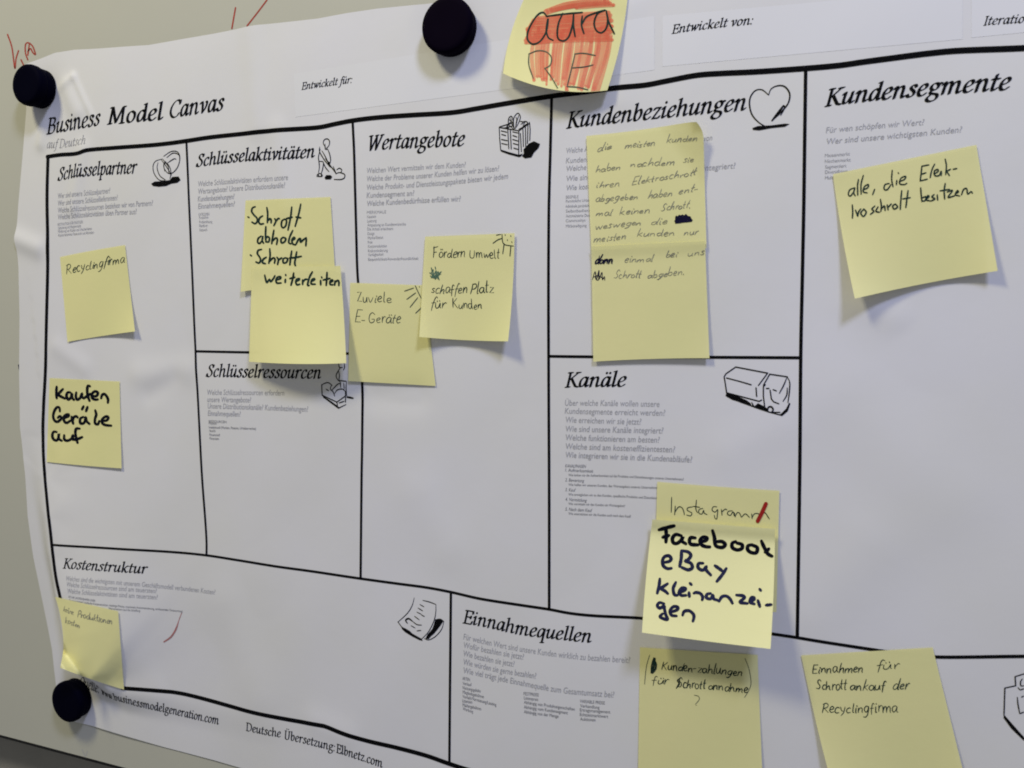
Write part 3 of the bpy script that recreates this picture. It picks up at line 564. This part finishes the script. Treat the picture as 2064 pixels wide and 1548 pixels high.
drawing('printed_drawing', 'drawing of a paper bill with a hatched shadow', 460, 1180, 4.207,
    ["1578,105 1560,170 1520,235 1440,310", "/1440,308 1470,350", "1650,125 1710,140 1762,160", "1762,160 1760,230 1745,300 1700,390 1640,455", "/1470,350 1560,410 1640,455", "1755,290 1800,285 1830,305", "1830,305 1810,370 1760,430 1700,462 1665,450", ("1520,320 1505,295 1530,280 1560,300", 3.4), "1560,300 1600,330 1640,335",
     "1625,160 1660,180", "1610,190 1650,215", "1600,225 1640,245", "1580,260 1620,290", "1550,340 1585,360", "1600,385 1635,380", "1640,250 1665,262"], 1.8,
    ["1468,350 1500,362 1540,385 1575,420 1640,450 1650,470 1620,462 1560,432 1500,395 1475,370", "1755,292 1800,288 1825,303 1800,340 1770,380 1745,410 1720,430 1700,455 1672,452 1690,415 1730,370 1745,330"])
drawing('printed_drawing', 'drawing of a money bag cut by the picture edge', 1590, 1290, 4.354,
    ["/1985,320 2064,296 2150,290", "/1985,320 1990,400", "/1990,400 1895,420", "/1895,420 1888,650", "/1888,660 2064,860 2200,900", "2050,340 2035,360 2035,400 2064,400", "2010,415 2030,435 2064,425", "2005,500 2010,560 2025,640", "2064,490 2040,500", "2064,630 2025,645"], 2.2,
    ["1882,680 1890,660 1960,745 2064,850 2064,885 1950,775"])

k = Ink(); q = np.array(zz(60, 1080, 4.914, "1505,765 1480,830 1450,920 1400,1000 1330,1050"))
P = on_poster_px(smooth(q, 2), 0)[:, :2]; k.stroke(P, 0.75, sm=False, taper=(0.4, 0.5, 1.2, 1.1, 0.8)); print_part('red_pencil_arc', k, 'red_faint')

# ------------------------------------------------------------------ sticky notes
class Note:
    def __init__(s, label, quad, lift, mt='note', edges=(0, 0, 0, 0), follow=1.0, n=26, warp=None):
        """quad: TL TR BR BL in photo px; lift(u, v) mm; edges: bow of top/right/bottom/left edge in px"""
        s.q = np.array(quad, float); s.lift = lift; s.e = edges; s.fo = follow; s.w = warp
        u, v = np.meshgrid(np.linspace(0, 1, n), np.linspace(0, 1, n)); u = u.ravel(); v = v.ravel()
        px = s.px(u, v); P = s.hitn(px, u, v, 0)
        c = s.hitn(s.px(np.array([.5]), np.array([0.])), np.array([.5]), np.array([0.]), 0)[0]
        s.o = empty('sticky_note', c, label, 'sticky note', 'yellow sticky notes on the poster')
        F = [(j*n+i, j*n+i+1, (j+1)*n+i+1, (j+1)*n+i) for j in range(n-1) for i in range(n-1)]
        child('paper', world(P), F, s.o, mt)
    def px(s, u, v):
        a, b, c, d = s.q; u = u[:, None]; v = v[:, None]
        p = a*(1-u)*(1-v) + b*u*(1-v) + c*u*v + d*(1-u)*v
        t, r, bo, l = s.e; bu = 4*u*(1-u); bv = 4*v*(1-v)
        p = p + np.hstack([(r*u + l*(1-u))*bv, (t*(1-v) + bo*v)*bu])
        if s.w: p = p + s.w(u[:, 0], v[:, 0])
        return p
    def uv(s, px):
        u = np.full(len(px), .5); v = np.full(len(px), .5)
        for _ in range(12):
            p = s.px(u, v); e = 1e-3
            pu = (s.px(u+e, v) - p)/e; pv = (s.px(u, v+e) - p)/e; d = px - p
            det = pu[:,0]*pv[:,1] - pu[:,1]*pv[:,0]
            u = u + (d[:,0]*pv[:,1] - d[:,1]*pv[:,0])/det; v = v + (pu[:,0]*d[:,1] - pu[:,1]*d[:,0])/det
            u = np.clip(u, -.3, 1.3); v = np.clip(v, -.3, 1.3)
        return u, v
    def hitn(s, px, u, v, eps):
        L = s.lift(u, v)
        return first_hit(px, lambda x, y: 0.9 + (PH(x, y) - 0.9)*s.fo + 0.6 + L + eps)
    def ink(s, k, mt, name='handwriting', eps=0.14, label=None):
        px = np.array(k.v); u, v = s.uv(px); uc, vc = np.clip(u, 0.004, .996), np.clip(v, 0.004, .996)
        P = s.hitn(s.px(uc, vc), uc, vc, eps); P[:, 2] -= np.array(k.z)
        o = child(name, world(P), k.f, s.o, mt, False)
        if label: o['label'] = label
        return o
    def raw(s, x0, y0, k, strokes, w, mt, taper=None, name='handwriting', eps=0.14):
        """strokes measured in an enlarged crop; w = line width in the crop's pixels"""
        ink = Ink()
        for st in strokes:
            q = np.array(zz(x0, y0, k, st))
            q = q + np.array([[rnd.uniform(-.25, .25), rnd.uniform(-.25, .25)] for _ in q])
            ink.stroke(q, w / k / 2, 1.5, taper or (0.8, 1.05, 0.95, 1.05, 0.85))
        return s.ink(ink, mt, name, eps)
    def hand(s, text, a, b, xh, w=1.6, mt='fine', slant=0.12, wob=1.35, asc=1.3):
        a = np.array(a, float); b = np.array(b, float); d = (b - a); L = np.linalg.norm(d); d /= L
        tot = sum(HP[c][0] for c in text) - 8; sx = L / tot; sy = xh / 92.0; x = 0; ink = Ink()
        for c in text:
            wd, st = HP[c]; jx, jy, js, ja = rnd.uniform(-4, 4)*wob, rnd.uniform(-7, 7)*wob, 1 + rnd.uniform(-.16, .12)*wob, rnd.uniform(-.09, .09)*wob
            for kind, q in st:
                Q = q.copy(); Q[:, 0] += jx; Q[:, 1] = np.where(Q[:, 1] > 100, 100 + (Q[:, 1]-100)*asc, Q[:, 1])*js + jy
                Q = Q + np.array([[rnd.uniform(-2, 2)*wob, rnd.uniform(-2.5, 2.5)*wob] for _ in Q])
                X_ = a[0] + d[0]*(x + Q[:, 0])*sx + (slant + ja)*Q[:, 1]*sy
                Y_ = a[1] + d[1]*(x + Q[:, 0])*sx - Q[:, 1]*sy
                pts = np.stack([X_, Y_], 1); ww = w*rnd.uniform(.42, .58)
                if kind == 'd': ink.stroke(np.vstack([pts[0], pts[0] + [0.5, 1.2]]), ww*1.1)
                else: ink.stroke(pts, ww, 1.5, (0.7, 1.1, .9, 1.05, .6), sm=(kind == 's'))
            x += wd
        return s.ink(ink, mt)
def flap(l, c, r, p=2.0, v0=0.15, base=0.0, tl=0.0, tr=0.0, lip=0.0):
    """lower edge lifts by l / c / r mm at its left, middle and right"""
    def f(u, v):
        t = np.clip((v - v0) / (1 - v0), 0, 1) ** p
        e = l*(1-u)*(1-2*u) + 4*c*u*(1-u) + r*u*(2*u-1)
        return base + e*t + lip*np.exp(-(v/.07)**2) + tl*np.clip(1 - u*2.2 - v*2.2, 0, 1)**1.6 + tr*np.clip(1 - (1-u)*2.6 - v*1.8, 0, 1)**1.6
    return f

n = Note('yellow note with one word, top of the leftmost column, below the rings drawing', [(121,518),(252,494),(272,668),(136,689)], flap(.6, .6, 4.5, 3, .3), edges=(-1,0,-1,0))
n.hand('Recyclingfirma', (133,552), (250,529), 10, 1.5, 'fine_dark', .1)
n = Note('yellow note with three words in thick dark marker at the left frame line', [(100,762),(241,769),(245,944),(94,931)], flap(0.3, 0.8, 1.5), edges=(0,0,1,0))
B = (60, 740, 7.371)
n.raw(*B, ["400,292 393,380 398,462", "490,325 425,400 440,425 518,465", "598,372 560,378 545,425 570,480 612,450 628,392 628,450 655,485", "690,378 682,440 705,485 750,455 775,392 775,440 800,462", "895,285 862,275 852,340 862,420 888,502", "800,462 850,430 895,398",
    "925,428 990,428 1010,380 968,360 925,400 932,462 975,482 1010,478", "1060,462 1075,415 1110,400 1142,430 1162,480 1160,525"], 42, 'navy_dark')
n.raw(*B, ["448,655 440,605 405,595 365,650 345,730 365,790 410,812 462,775 468,745 445,728 418,752", "520,752 572,730 578,705 535,710 505,745 510,800 550,828 600,795", "622,738 632,790 645,840", "635,800 655,745 692,732 712,748",
    "795,738 750,765 750,830 792,835 820,800 832,742 842,800 885,842", "798,580 775,628", "858,590 835,652", "970,640 985,705 968,770 972,835 1012,850 1030,800", "1060,800 1140,790 1168,745 1130,732 1075,775 1080,832 1130,862 1210,868"], 41, 'navy_dark')
n.raw(*B, ["398,962 352,960 335,1010 350,1068 400,1088 428,1040 432,985 432,1060 475,1095", "512,1010 512,1070 560,1092 622,1060 642,1008 642,1060", "738,915 692,912 675,970 690,1050 708,1125", "640,1080 700,1070 780,1038"], 42, 'navy_dark')
n = Note('yellow note with three words and two bullets in dark pen, partly under another note', [(495,404),(666,397),(676,560),(485,588)], flap(2.6, .4, 0.2, 1.6, .1, .1), 'note')
B = (470, 380, 7.938)
n.raw(*B, ["235,452 252,464", "350,290 312,310 295,362 330,420 378,470 385,522 350,560 302,535", "470,435 425,470 410,530 435,568 485,562", "540,305 550,400 545,545", "550,520 590,480 605,500 605,548", "662,480 682,520 652,592", "682,525 715,482 740,478", "820,490 780,520 770,590 800,628 842,590 852,512 820,490",
    "935,295 920,450 875,662", "850,482 945,458", "1082,250 1050,400 990,602", "1005,455 1080,468"], 30, 'fine_dark')
n.raw(*B, ["448,762 402,795 392,858 422,876 460,838", "476,765 464,830 484,872", "524,610 517,740 524,852", "522,852 565,850 578,792 548,770 520,805", "650,665 630,780 615,882", "620,850 680,790 705,812 695,895", "800,780 765,810 775,868 822,850 842,800 800,780", "952,670 905,770 888,862 922,882",
    "940,832 988,800 970,780 940,820 950,885 995,902", "1002,895 1045,815 1075,800 1078,855 1120,820 1168,788", "1170,800 1160,915"], 31, 'fine_dark')
n.raw(*B, ["275,1063 292,1076", "452,975 400,990 385,1042 420,1090 440,1142 410,1190 362,1172", "530,1100 480,1130 470,1182 515,1202", "585,965 592,1080 570,1192", "575,1170 640,1110 668,1130 660,1195", "700,1100 722,1140 710,1212", "722,1142 775,1108", "830,1110 800,1130 805,1188 850,1180 872,1120 830,1110",
    "935,1000 920,1110 905,1218", "1015,1010 1000,1110 985,1190 998,1255", "900,1112 1000,1100 1090,1083"], 31, 'fine_dark')
n = Note('pale yellow note with one word along its top, overlapping the note of three words above', [(508,538),(686,536),(698,732),(502,729)], flap(6, 15, 9, 1.5, .12, 2.4), 'note', edges=(0,1,3,0))
n.raw(*B, ["503,1385 515,1440 540,1505 580,1450 602,1492 642,1440 668,1398", "690,1462 752,1440 755,1412 710,1420 685,1462 700,1512 765,1510", "835,1450 830,1502", "840,1375 842,1388", "968,1350 955,1440 925,1548", "905,1440 985,1420", "1000,1485 1050,1462 1060,1440 1020,1450 1000,1490 1020,1542 1065,1532", "1112,1460 1110,1532", "1112,1495 1150,1455 1182,1450",
    "1268,1332 1220,1420 1190,1545 1215,1550", "1250,1485 1300,1462 1300,1440 1260,1460 1250,1522 1312,1532", "1400,1470 1400,1540", "1415,1415 1418,1428", "1502,1342 1495,1440 1488,1548", "1440,1462 1545,1438", "1550,1502 1592,1480 1582,1460 1550,1482 1550,1532 1595,1542", "1622,1545 1630,1480", "1630,1502 1672,1470 1692,1490 1688,1552"], 32, 'fine_dark')
n = Note('yellow note half tucked under its right neighbour, short text and sun rays', [(706,570),(855,575),(878,778),(702,768)], flap(1.2, .7, .4, 2, .3, 0), edges=(0,0,0,0))
n.hand('Zu', (719,609), (740,609), 10, 1.5, 'fine', .05); n.hand('viele', (741,610), (789,609), 10.5, 1.5, 'fine', .05); n.hand('E-', (713,648), (735,650), 12, 1.5, 'fine'); n.hand('Geräte', (742,651), (806,652), 12, 1.5, 'fine')
n.raw(690, 450, 4.914, ["715,600 745,670 790,760", "615,672 705,640", "638,752 725,690", "670,832 745,738", "725,890 790,830", "764,625 766,633"], 9, 'fine', name='doodle')
n = Note('yellow note with four words and a sun doodle in its top right corner', [(857,477),(1037,470),(1024,688),(845,679)], flap(6, 1.6, 8, 2.2, .25, 1.0), edges=(0,3,2,0))
n.hand('Fördern', (872,520), (937,519), 11, 1.6, 'fine_dark'); n.hand('Umwelt', (946,520), (1006,521), 11, 1.6, 'fine_dark', -.05)
n.hand('schaffen', (868,591), (941,592), 11, 1.6, 'fine_dark'); n.hand('Platz', (946,592), (994,590), 12, 1.8, 'fine_dark', .05)
n.hand('für', (867,621), (898,620), 10.5, 1.6, 'fine_dark'); n.hand('Kunden', (912,621), (971,623), 10.5, 1.6, 'fine_dark', -.02)
n.raw(690, 450, 4.914, ["1580,90 1588,180 1612,212 1695,226", "1525,118 1572,108", "1492,198 1540,165 1575,150", "1602,200 1588,300", "1668,225 1660,325", "1612,112 1613,120", "1668,122 1669,130", "1634,162 1635,170", "1677,182 1679,190"], 9, 'fine_dark', name='doodle')
n.raw(690, 450, 4.914, ["875,500 900,460 890,540 930,470 920,555 960,490", "870,520 910,540 975,500", "865,490 920,520 980,480", "880,540 940,520 960,560", "880,440 888,470", "920,430 925,455", "900,480 905,540 950,480 945,550"], 10, 'green_ink', name='scribble')
n = Note('upper yellow note of the long pair with small slanted handwriting, its corner curled', [(1182,274),(1417,241),(1424,500),(1192,505)], flap(.2, .2, .6, 2, .5, .5, tr=7.0), edges=(3,0,0,0), n=40,
    warp=lambda u, v: np.stack([-13*np.clip((u-.82)/.18, 0, 1)**2*np.clip(1 - v/.16, 0, 1)**2.2, 5*np.clip((u-.8)/.2, 0, 1)**2*np.clip(1 - v/.1, 0, 1)], 1))
for t, a, b in [('die',(1202,307),(1232,299)),('meisten',(1257,300),(1320,293)),('kunden',(1342,288),(1404,284)),('haben',(1199,347),(1250,342)),('nachdem',(1269,336),(1358,333)),('sie',(1376,328),(1397,326)),
    ('ihren',(1200,379),(1248,376)),('Elektroschrott',(1271,373),(1402,353)),('abgegeben',(1199,407),(1285,401)),('haben',(1304,400),(1353,396)),('ent-',(1366,392),(1405,386)),('mal',(1200,435),(1231,434)),('keinen',(1247,433),(1309,429)),('Schrott.',(1331,426),(1390,418)),
    ('weswegen',(1198,463),(1292,453)),('die',(1311,454),(1344,451)),('meisten',(1195,489),(1260,482)),('kunden',(1283,477),(1358,475)),('nur',(1377,475),(1405,473))]:
    n.hand(t, a, b, 7.0, 1.4, 'ball', .32, 1.5, 1.8)
n.raw(1160, 420, 7.371, ["1490,215 1500,120 1520,200 1545,110 1560,200 1590,105 1600,200 1640,100 1650,190 1690,130 1715,185", "1480,190 1600,170 1725,175", "1500,140 1600,130 1700,150", "1490,215 1600,195 1720,185", "1510,130 1600,115 1700,135", "1495,185 1600,160 1715,160"], 34, 'ball_blue', name='scribble')
n = Note('lower yellow note of the long handwritten pair, ending just on the printed line', [(1192,497),(1421,486),(1430,722),(1196,729)], flap(.5, .8, 1.6, 2, .5, 1.0, lip=1.1), edges=(0,0,-2,0))
for t, a, b in [('einmal',(1257,530),(1314,527)),('bei',(1339,520),(1364,517)),('uns',(1385,516),(1418,514)),('Schrott',(1236,561),(1290,560)),('abgeben.',(1304,562),(1378,553))]:
    n.hand(t, a, b, 7.2, 1.4, 'ball', .32, 1.5, 1.8)
n.hand('dann', (1197,533), (1234,531), 8.5, 2.6, 'ball_blue', .3); n.hand('dann', (1198,533), (1233,531), 9, 1.6, 'ball_blue', .2)
n.raw(1160, 420, 7.371, ["245,1075 290,940 310,1060 350,920 350,1050 390,950 400,1060 430,1010 435,1065", "270,1020 330,1000 420,1040", "300,960 300,1040 340,1060 345,930"], 12, 'ball_blue', name='scribble')
n = Note('large yellow note with two handwritten lines in the rightmost column, tilted left', [(1679,351),(1968,292),(2011,546),(1723,602)], flap(9, 1.2, 5.0, 1.8, .12, .2), edges=(0,0,-3,-3))
B = (1640, 230, 4.868)
n.raw(*B, ["398,722 355,742 340,788 362,803 396,758", "404,722 394,772 408,802", "440,640 432,700 432,795", "487,600 466,690 466,785", "490,742 530,720 537,690 500,710 488,760 525,772", "598,738 580,790", "742,680 700,692 690,735 720,742 758,692", "772,550 765,640 778,712", "815,650 812,692", "830,573 833,582", "840,662 892,640 902,610 855,630 845,682 890,692 915,678",
    "1062,512 1055,580 1045,652", "1062,510 1130,498", "1058,590 1100,575", "1045,655 1115,638", "1188,488 1160,550 1143,622", "1188,585 1222,560 1217,540 1185,560 1190,602 1232,600 1252,560 1252,602", "1290,440 1302,510 1296,592", "1342,540 1300,562", "1308,565 1332,602", "1370,540 1405,533"], 14, 'fine_dark')
n.raw(*B, ["380,890 384,960 381,1020", "410,942 428,985 432,1002 440,960 462,930", "492,930 462,970 490,1002 515,960 492,930", "602,900 570,930 592,952 558,982", "632,910 610,952 645,962", "655,835 665,900 660,955", "664,932 695,900 702,945", "722,890 730,938", "730,912 762,880", "802,880 775,900 790,932 822,910 802,880", "865,750 855,850 850,935", "925,750 915,830 905,915", "875,832 948,818",
    "1050,722 1055,790 1062,855", "1062,852 1092,850 1102,810 1062,822", "1105,832 1132,810 1120,798 1105,840 1142,852", "1182,788 1160,812 1190,830 1155,852", "1212,792 1216,842", "1290,680 1282,750 1286,832", "1240,752 1332,738", "1310,762 1362,750 1320,815 1382,802", "1390,782 1422,765 1410,750 1390,790 1432,802", "1450,792 1470,740 1502,730 1512,782 1545,758", "1553,762 1558,775"], 15, 'fine_dark')
# aura note
n = Note('sticky note scribbled over in orange red on the top edge of the poster', [(1062,-14),(1266,-14),(1224,182),(1014,148)], flap(5, 10, 5, 1.8, .1, .3), edges=(0,6,16,-8), n=34)
B = (1000, 0, 3.969)
red = Ink()
def rs(pts, w_): red.stroke(np.array(zz(*B, pts)), w_ / 3.969 / 2, 2, (0.8, 1, 1, 0.85))
rs("400,95 560,45 740,20 880,8", 60); rs("640,62 800,45 940,40", 34); rs("440,80 700,35 910,25", 40)
for i in range(11):
    y = 104 + i*20; rs("%d,%d %d,%d %d,%d" % (330 - i*10 + rnd.uniform(-12, 12), y + 38, 600, y + 18, 905 + rnd.uniform(-20, 25), y - 6 + i*2), rnd.uniform(28, 44))
upper = red; red = Ink()
for i in range(26):
    x = 282 + i*23 + rnd.uniform(-14, 14)
    rs("%d,%d %d,%d %d,%d" % (x + 40 + i*1.2, 250 + rnd.uniform(-30, 40), x + 18 + i + rnd.uniform(-8, 8), 440, x + 34 - i*3.2, 620 + i*6 + rnd.uniform(-60, 30)), rnd.uniform(20, 50))
rs("560,700 580,765", 30); lower = red; red = upper
rs("250,230 290,330 420,330", 40); rs("300,160 260,250 270,330", 36); rs("620,300 700,240 760,330", 40); rs("820,230 900,200 930,210", 30)
n.ink(lower, 'pink', 'felt_pen_scribble', 0.08); n.ink(red, 'orange', 'felt_pen_scribble', 0.18)
n.raw(*B, ["410,135 372,98 322,130 262,232 250,310 290,352 352,330 402,250 415,150 402,240 418,300 455,322", "532,108 500,180 488,260 500,312 542,327 582,290 610,200 620,118", "620,115 618,200 632,292", "690,128 684,200 702,268", "690,190 722,135 800,102 870,80", "870,82 810,112 785,182 800,242 842,262 882,222 892,150 880,85", "880,88 902,180 945,268", "400,130 540,112 690,100"], 15, 'fine_dark', eps=0.28)
n.raw(*B, ["262,430 262,520 297,625", "262,430 330,405 402,415 442,460 432,520 388,548", "388,545 442,620 492,705", "632,428 600,560 568,692", "628,430 700,425 795,442", "608,542 700,535 775,518", "568,692 650,697 735,717"], 9, 'fine', eps=0.28)
# Kanaele notes
n = Note('yellow note with one thin handwritten word ending in a red stroke, below the lorry', [(1325,971),(1571,989),(1565,1234),(1318,1225)], flap(3, 1.5, 6, 1.8, .3, .3), edges=(1,0,0,0))
B = (1270, 950, 5.733)
n.raw(*B, ["480,298 477,400 474,472", "522,400 514,502", "515,478 560,410 600,420 618,460 628,502", "722,410 670,420 660,450 712,480 700,515 655,505", "765,330 760,430 778,478", "730,405 805,415", "842,428 800,438 795,480 830,492 850,450 857,482 888,498", "1002,410 960,410 948,450 985,472 1012,440 1008,500 1000,552 980,540 974,508", "1055,440 1062,505", "1060,470 1100,435 1118,445",
    "1182,455 1135,460 1125,495 1160,507 1190,465 1202,512", "1205,478 1216,528", "1214,520 1238,478 1262,482 1285,530", "1287,530 1325,492 1350,500 1378,532", "1404,490 1410,545", "1410,535 1436,492 1480,490 1502,518", "1502,518 1556,476 1590,520 1610,550"], 10, 'fine_dark')
n.raw(*B, ["1568,375 1522,480 1475,575"], 46, 'red', (1, 1, 1), 'red_marker_stroke', 0.3)
n = Note('pale yellow note with four lines in thick navy marker, lower edge standing off', [(1315,1047),(1562,1066),(1553,1308),(1294,1275)], flap(18, 17, 20, 1.25, .1, 2.6, lip=1.8), 'note_pale', edges=(0,2,1,-2), n=34)
n.raw(*B, ["335,675 425,650 508,628", "415,655 418,740 415,815", "378,762 445,742", "592,745 530,730 490,770 500,822 545,832 592,790 612,750 595,802 645,835", "752,770 702,765 685,802 702,842 785,848", "808,812 870,800 888,770 840,762 808,800 830,852 880,870 922,872", "952,685 975,760 982,842 1010,872 1070,878 1098,845 1062,810 1000,812", "1222,812 1180,830 1183,882 1240,908 1292,890 1292,845 1235,828",
    "1412,848 1365,860 1358,905 1400,938 1458,938 1468,880 1410,850", "1518,805 1545,870 1590,950 1640,980", "1605,895 1560,932"], 44, 'navy_dark')
n.raw(*B, ["388,1052 452,1040 475,1010 450,975 400,985 375,1030 385,1092 430,1122 475,1120", "592,918 590,1000 572,1098", "600,918 670,930 702,970 670,1020 638,1035 702,1060 718,1112 670,1138 598,1110", "842,1060 790,1065 788,1115 840,1142 882,1100 872,1132 932,1198", "982,1088 1040,1130 1062,1150", "1112,1122 1060,1200 1003,1272"], 40, 'navy')
n.raw(*B, ["345,1243 335,1320 313,1408", "432,1298 370,1340 350,1352 400,1380 435,1410", "527,1283 500,1350 510,1422 548,1432", "560,1402 620,1380 642,1355 600,1348 568,1390 590,1432 645,1432", "680,1400 685,1448", "690,1292 708,1308", "738,1408 762,1398 812,1410 838,1450 832,1485",
    "932,1410 890,1420 883,1460 930,1472 955,1430 962,1472 1012,1492", "1028,1502 1060,1450 1112,1440 1152,1470 1182,1525", "1228,1430 1302,1438 1322,1460 1270,1510 1355,1525", "1378,1502 1430,1482 1432,1460 1400,1460 1388,1512 1435,1532", "1478,1490 1500,1562", "1498,1362 1510,1376", "1572,1545 1630,1540"], 38, 'navy')
n.raw(1270, 1140, 5.733, ["392,440 340,428 313,460 345,492 392,468 397,500 412,560 432,622 380,612 345,590 375,558", "463,540 540,512 552,480 500,473 463,520 478,572 535,582", "608,572 625,530 682,520 732,560 738,600 725,642"], 38, 'navy')
n = Note('shaded yellow note below the marker note, bracketed handwriting with a question mark', [(1290,1305),(1527,1320),(1537,1572),(1286,1572)], flap(.3, .8, 1.5, 2, .3, 0), edges=(0,0,0,0))
n.hand('Kunden-', (1332,1350), (1402,1355), 10, 2.0, 'fine_dark', .12); n.hand('zahlungen', (1404,1356), (1496,1362), 10, 2.0, 'fine_dark', .12)
n.hand('für', (1313,1379), (1347,1379), 9.5, 1.6, 'fine_dark', .15); n.hand('Schrott', (1365,1385), (1421,1389), 10, 2.0, 'fine_dark', .08); n.hand('annahme', (1426,1389), (1506,1397), 9.5, 2.0, 'fine_dark', .1)
n.raw(1270, 1290, 6.45, ["255,195 212,350 188,575"], 8, 'fine', name='bracket')
n.raw(1270, 1290, 6.45, ["1495,240 1545,380 1572,560 1540,660 1488,745"], 8, 'fine', name='bracket')
n.raw(1270, 1290, 6.45, ["832,715 885,730 902,770 870,810 850,835", "858,845 862,852"], 8, 'fine')
n.raw(1270, 1290, 6.45, ["310,235 285,330 275,425", "325,240 310,340 285,425", "300,260 335,300 330,370 290,430"], 24, 'fine_dark', name='scribble')
n.raw(1270, 1290, 6.45, ["655,495 615,530 640,570 600,625", "640,500 635,560 610,610"], 16, 'fine_dark', name='scribble')
n = Note('yellow note with three handwritten lines at the lower right, crossing the printed line', [(1615,1321),(1880,1305),(1955,1610),(1690,1630)], flap(8, 1.5, 2.5, 1.8, .15, .1), edges=(0,0,0,-3))
n.hand('Einnahmen', (1635,1357), (1740,1355), 10.5, 2.0, 'fine_dark', .1); n.hand('für', (1765,1352), (1811,1347), 10.5, 1.8, 'fine_dark', .1)
n.hand('Schrott', (1644,1389), (1706,1391), 11, 1.9, 'fine_dark', .05); n.hand('ankauf', (1712,1391), (1783,1391), 11, 2.0, 'fine_dark', .1); n.hand('der', (1797,1391), (1830,1390), 11.5, 2.0, 'fine_dark', .15)
n.hand('Recyclingfirma', (1655,1437), (1808,1436), 12, 1.9, 'fine_dark', .05)
def lowleft(u, v):
    return 0.8 + 16.0*np.clip((v - .74 - u*.8)/.26, 0, 1)**1.2
n = Note('shaded yellow note on the bulging lower left corner with faint handwriting', [(111,1203),(238,1232),(250,1390),(124,1346)], lowleft, edges=(0,0,2,9), n=40,
    warp=lambda u, v: np.stack([-3*np.clip((v-.75)/.25, 0, 1)*(1-u)**3, 0*u], 1))
n.hand('keine', (127,1231), (148,1240), 6, 1.3, 'ball', .1); n.hand('Produktionen', (155,1243), (226,1259), 6.5, 1.5, 'ball', .1); n.hand('kosten', (131,1255), (160,1266), 6, 1.4, 'ball', .1)

# ------------------------------------------------------------------ magnets
def lathe(prof, n=64):
    V, F = [], []
    for r, z in prof:
        for i in range(n):
            a = 2*math.pi*i/n; V.append((r*math.cos(a), -z, r*math.sin(a)))
    for j in range(len(prof)-1):
        for i in range(n):
            F.append((j*n+i, j*n+(i+1) % n, (j+1)*n+(i+1) % n, (j+1)*n+i))
    return np.array(V)/1000.0, F
for (p, r, hg, mt, lb), (cx, cy, _) in zip(MAG, PIN):
    o = empty('round_magnet', (cx, cy, -0.6), lb, 'magnet', 'magnets holding the poster')
    v, f = lathe([(0.01, 0), (r*.90, 0), (r*.97, 0.6), (r*.97, hg*.42), (r*.95, hg*.47)]); link('base', mesh('base', v, f), o, mt)
    v, f = lathe([(r*.95, hg*.47), (r, hg*.52), (r*1.02, hg*.6), (r*1.02, hg*.8), (r*.985, hg*.92), (r*.92, hg*.985), (r*.8, hg*1.0), (r*.5, hg*.985), (0.01, hg*.98)]); link('cap', mesh('cap', v, f), o, mt)
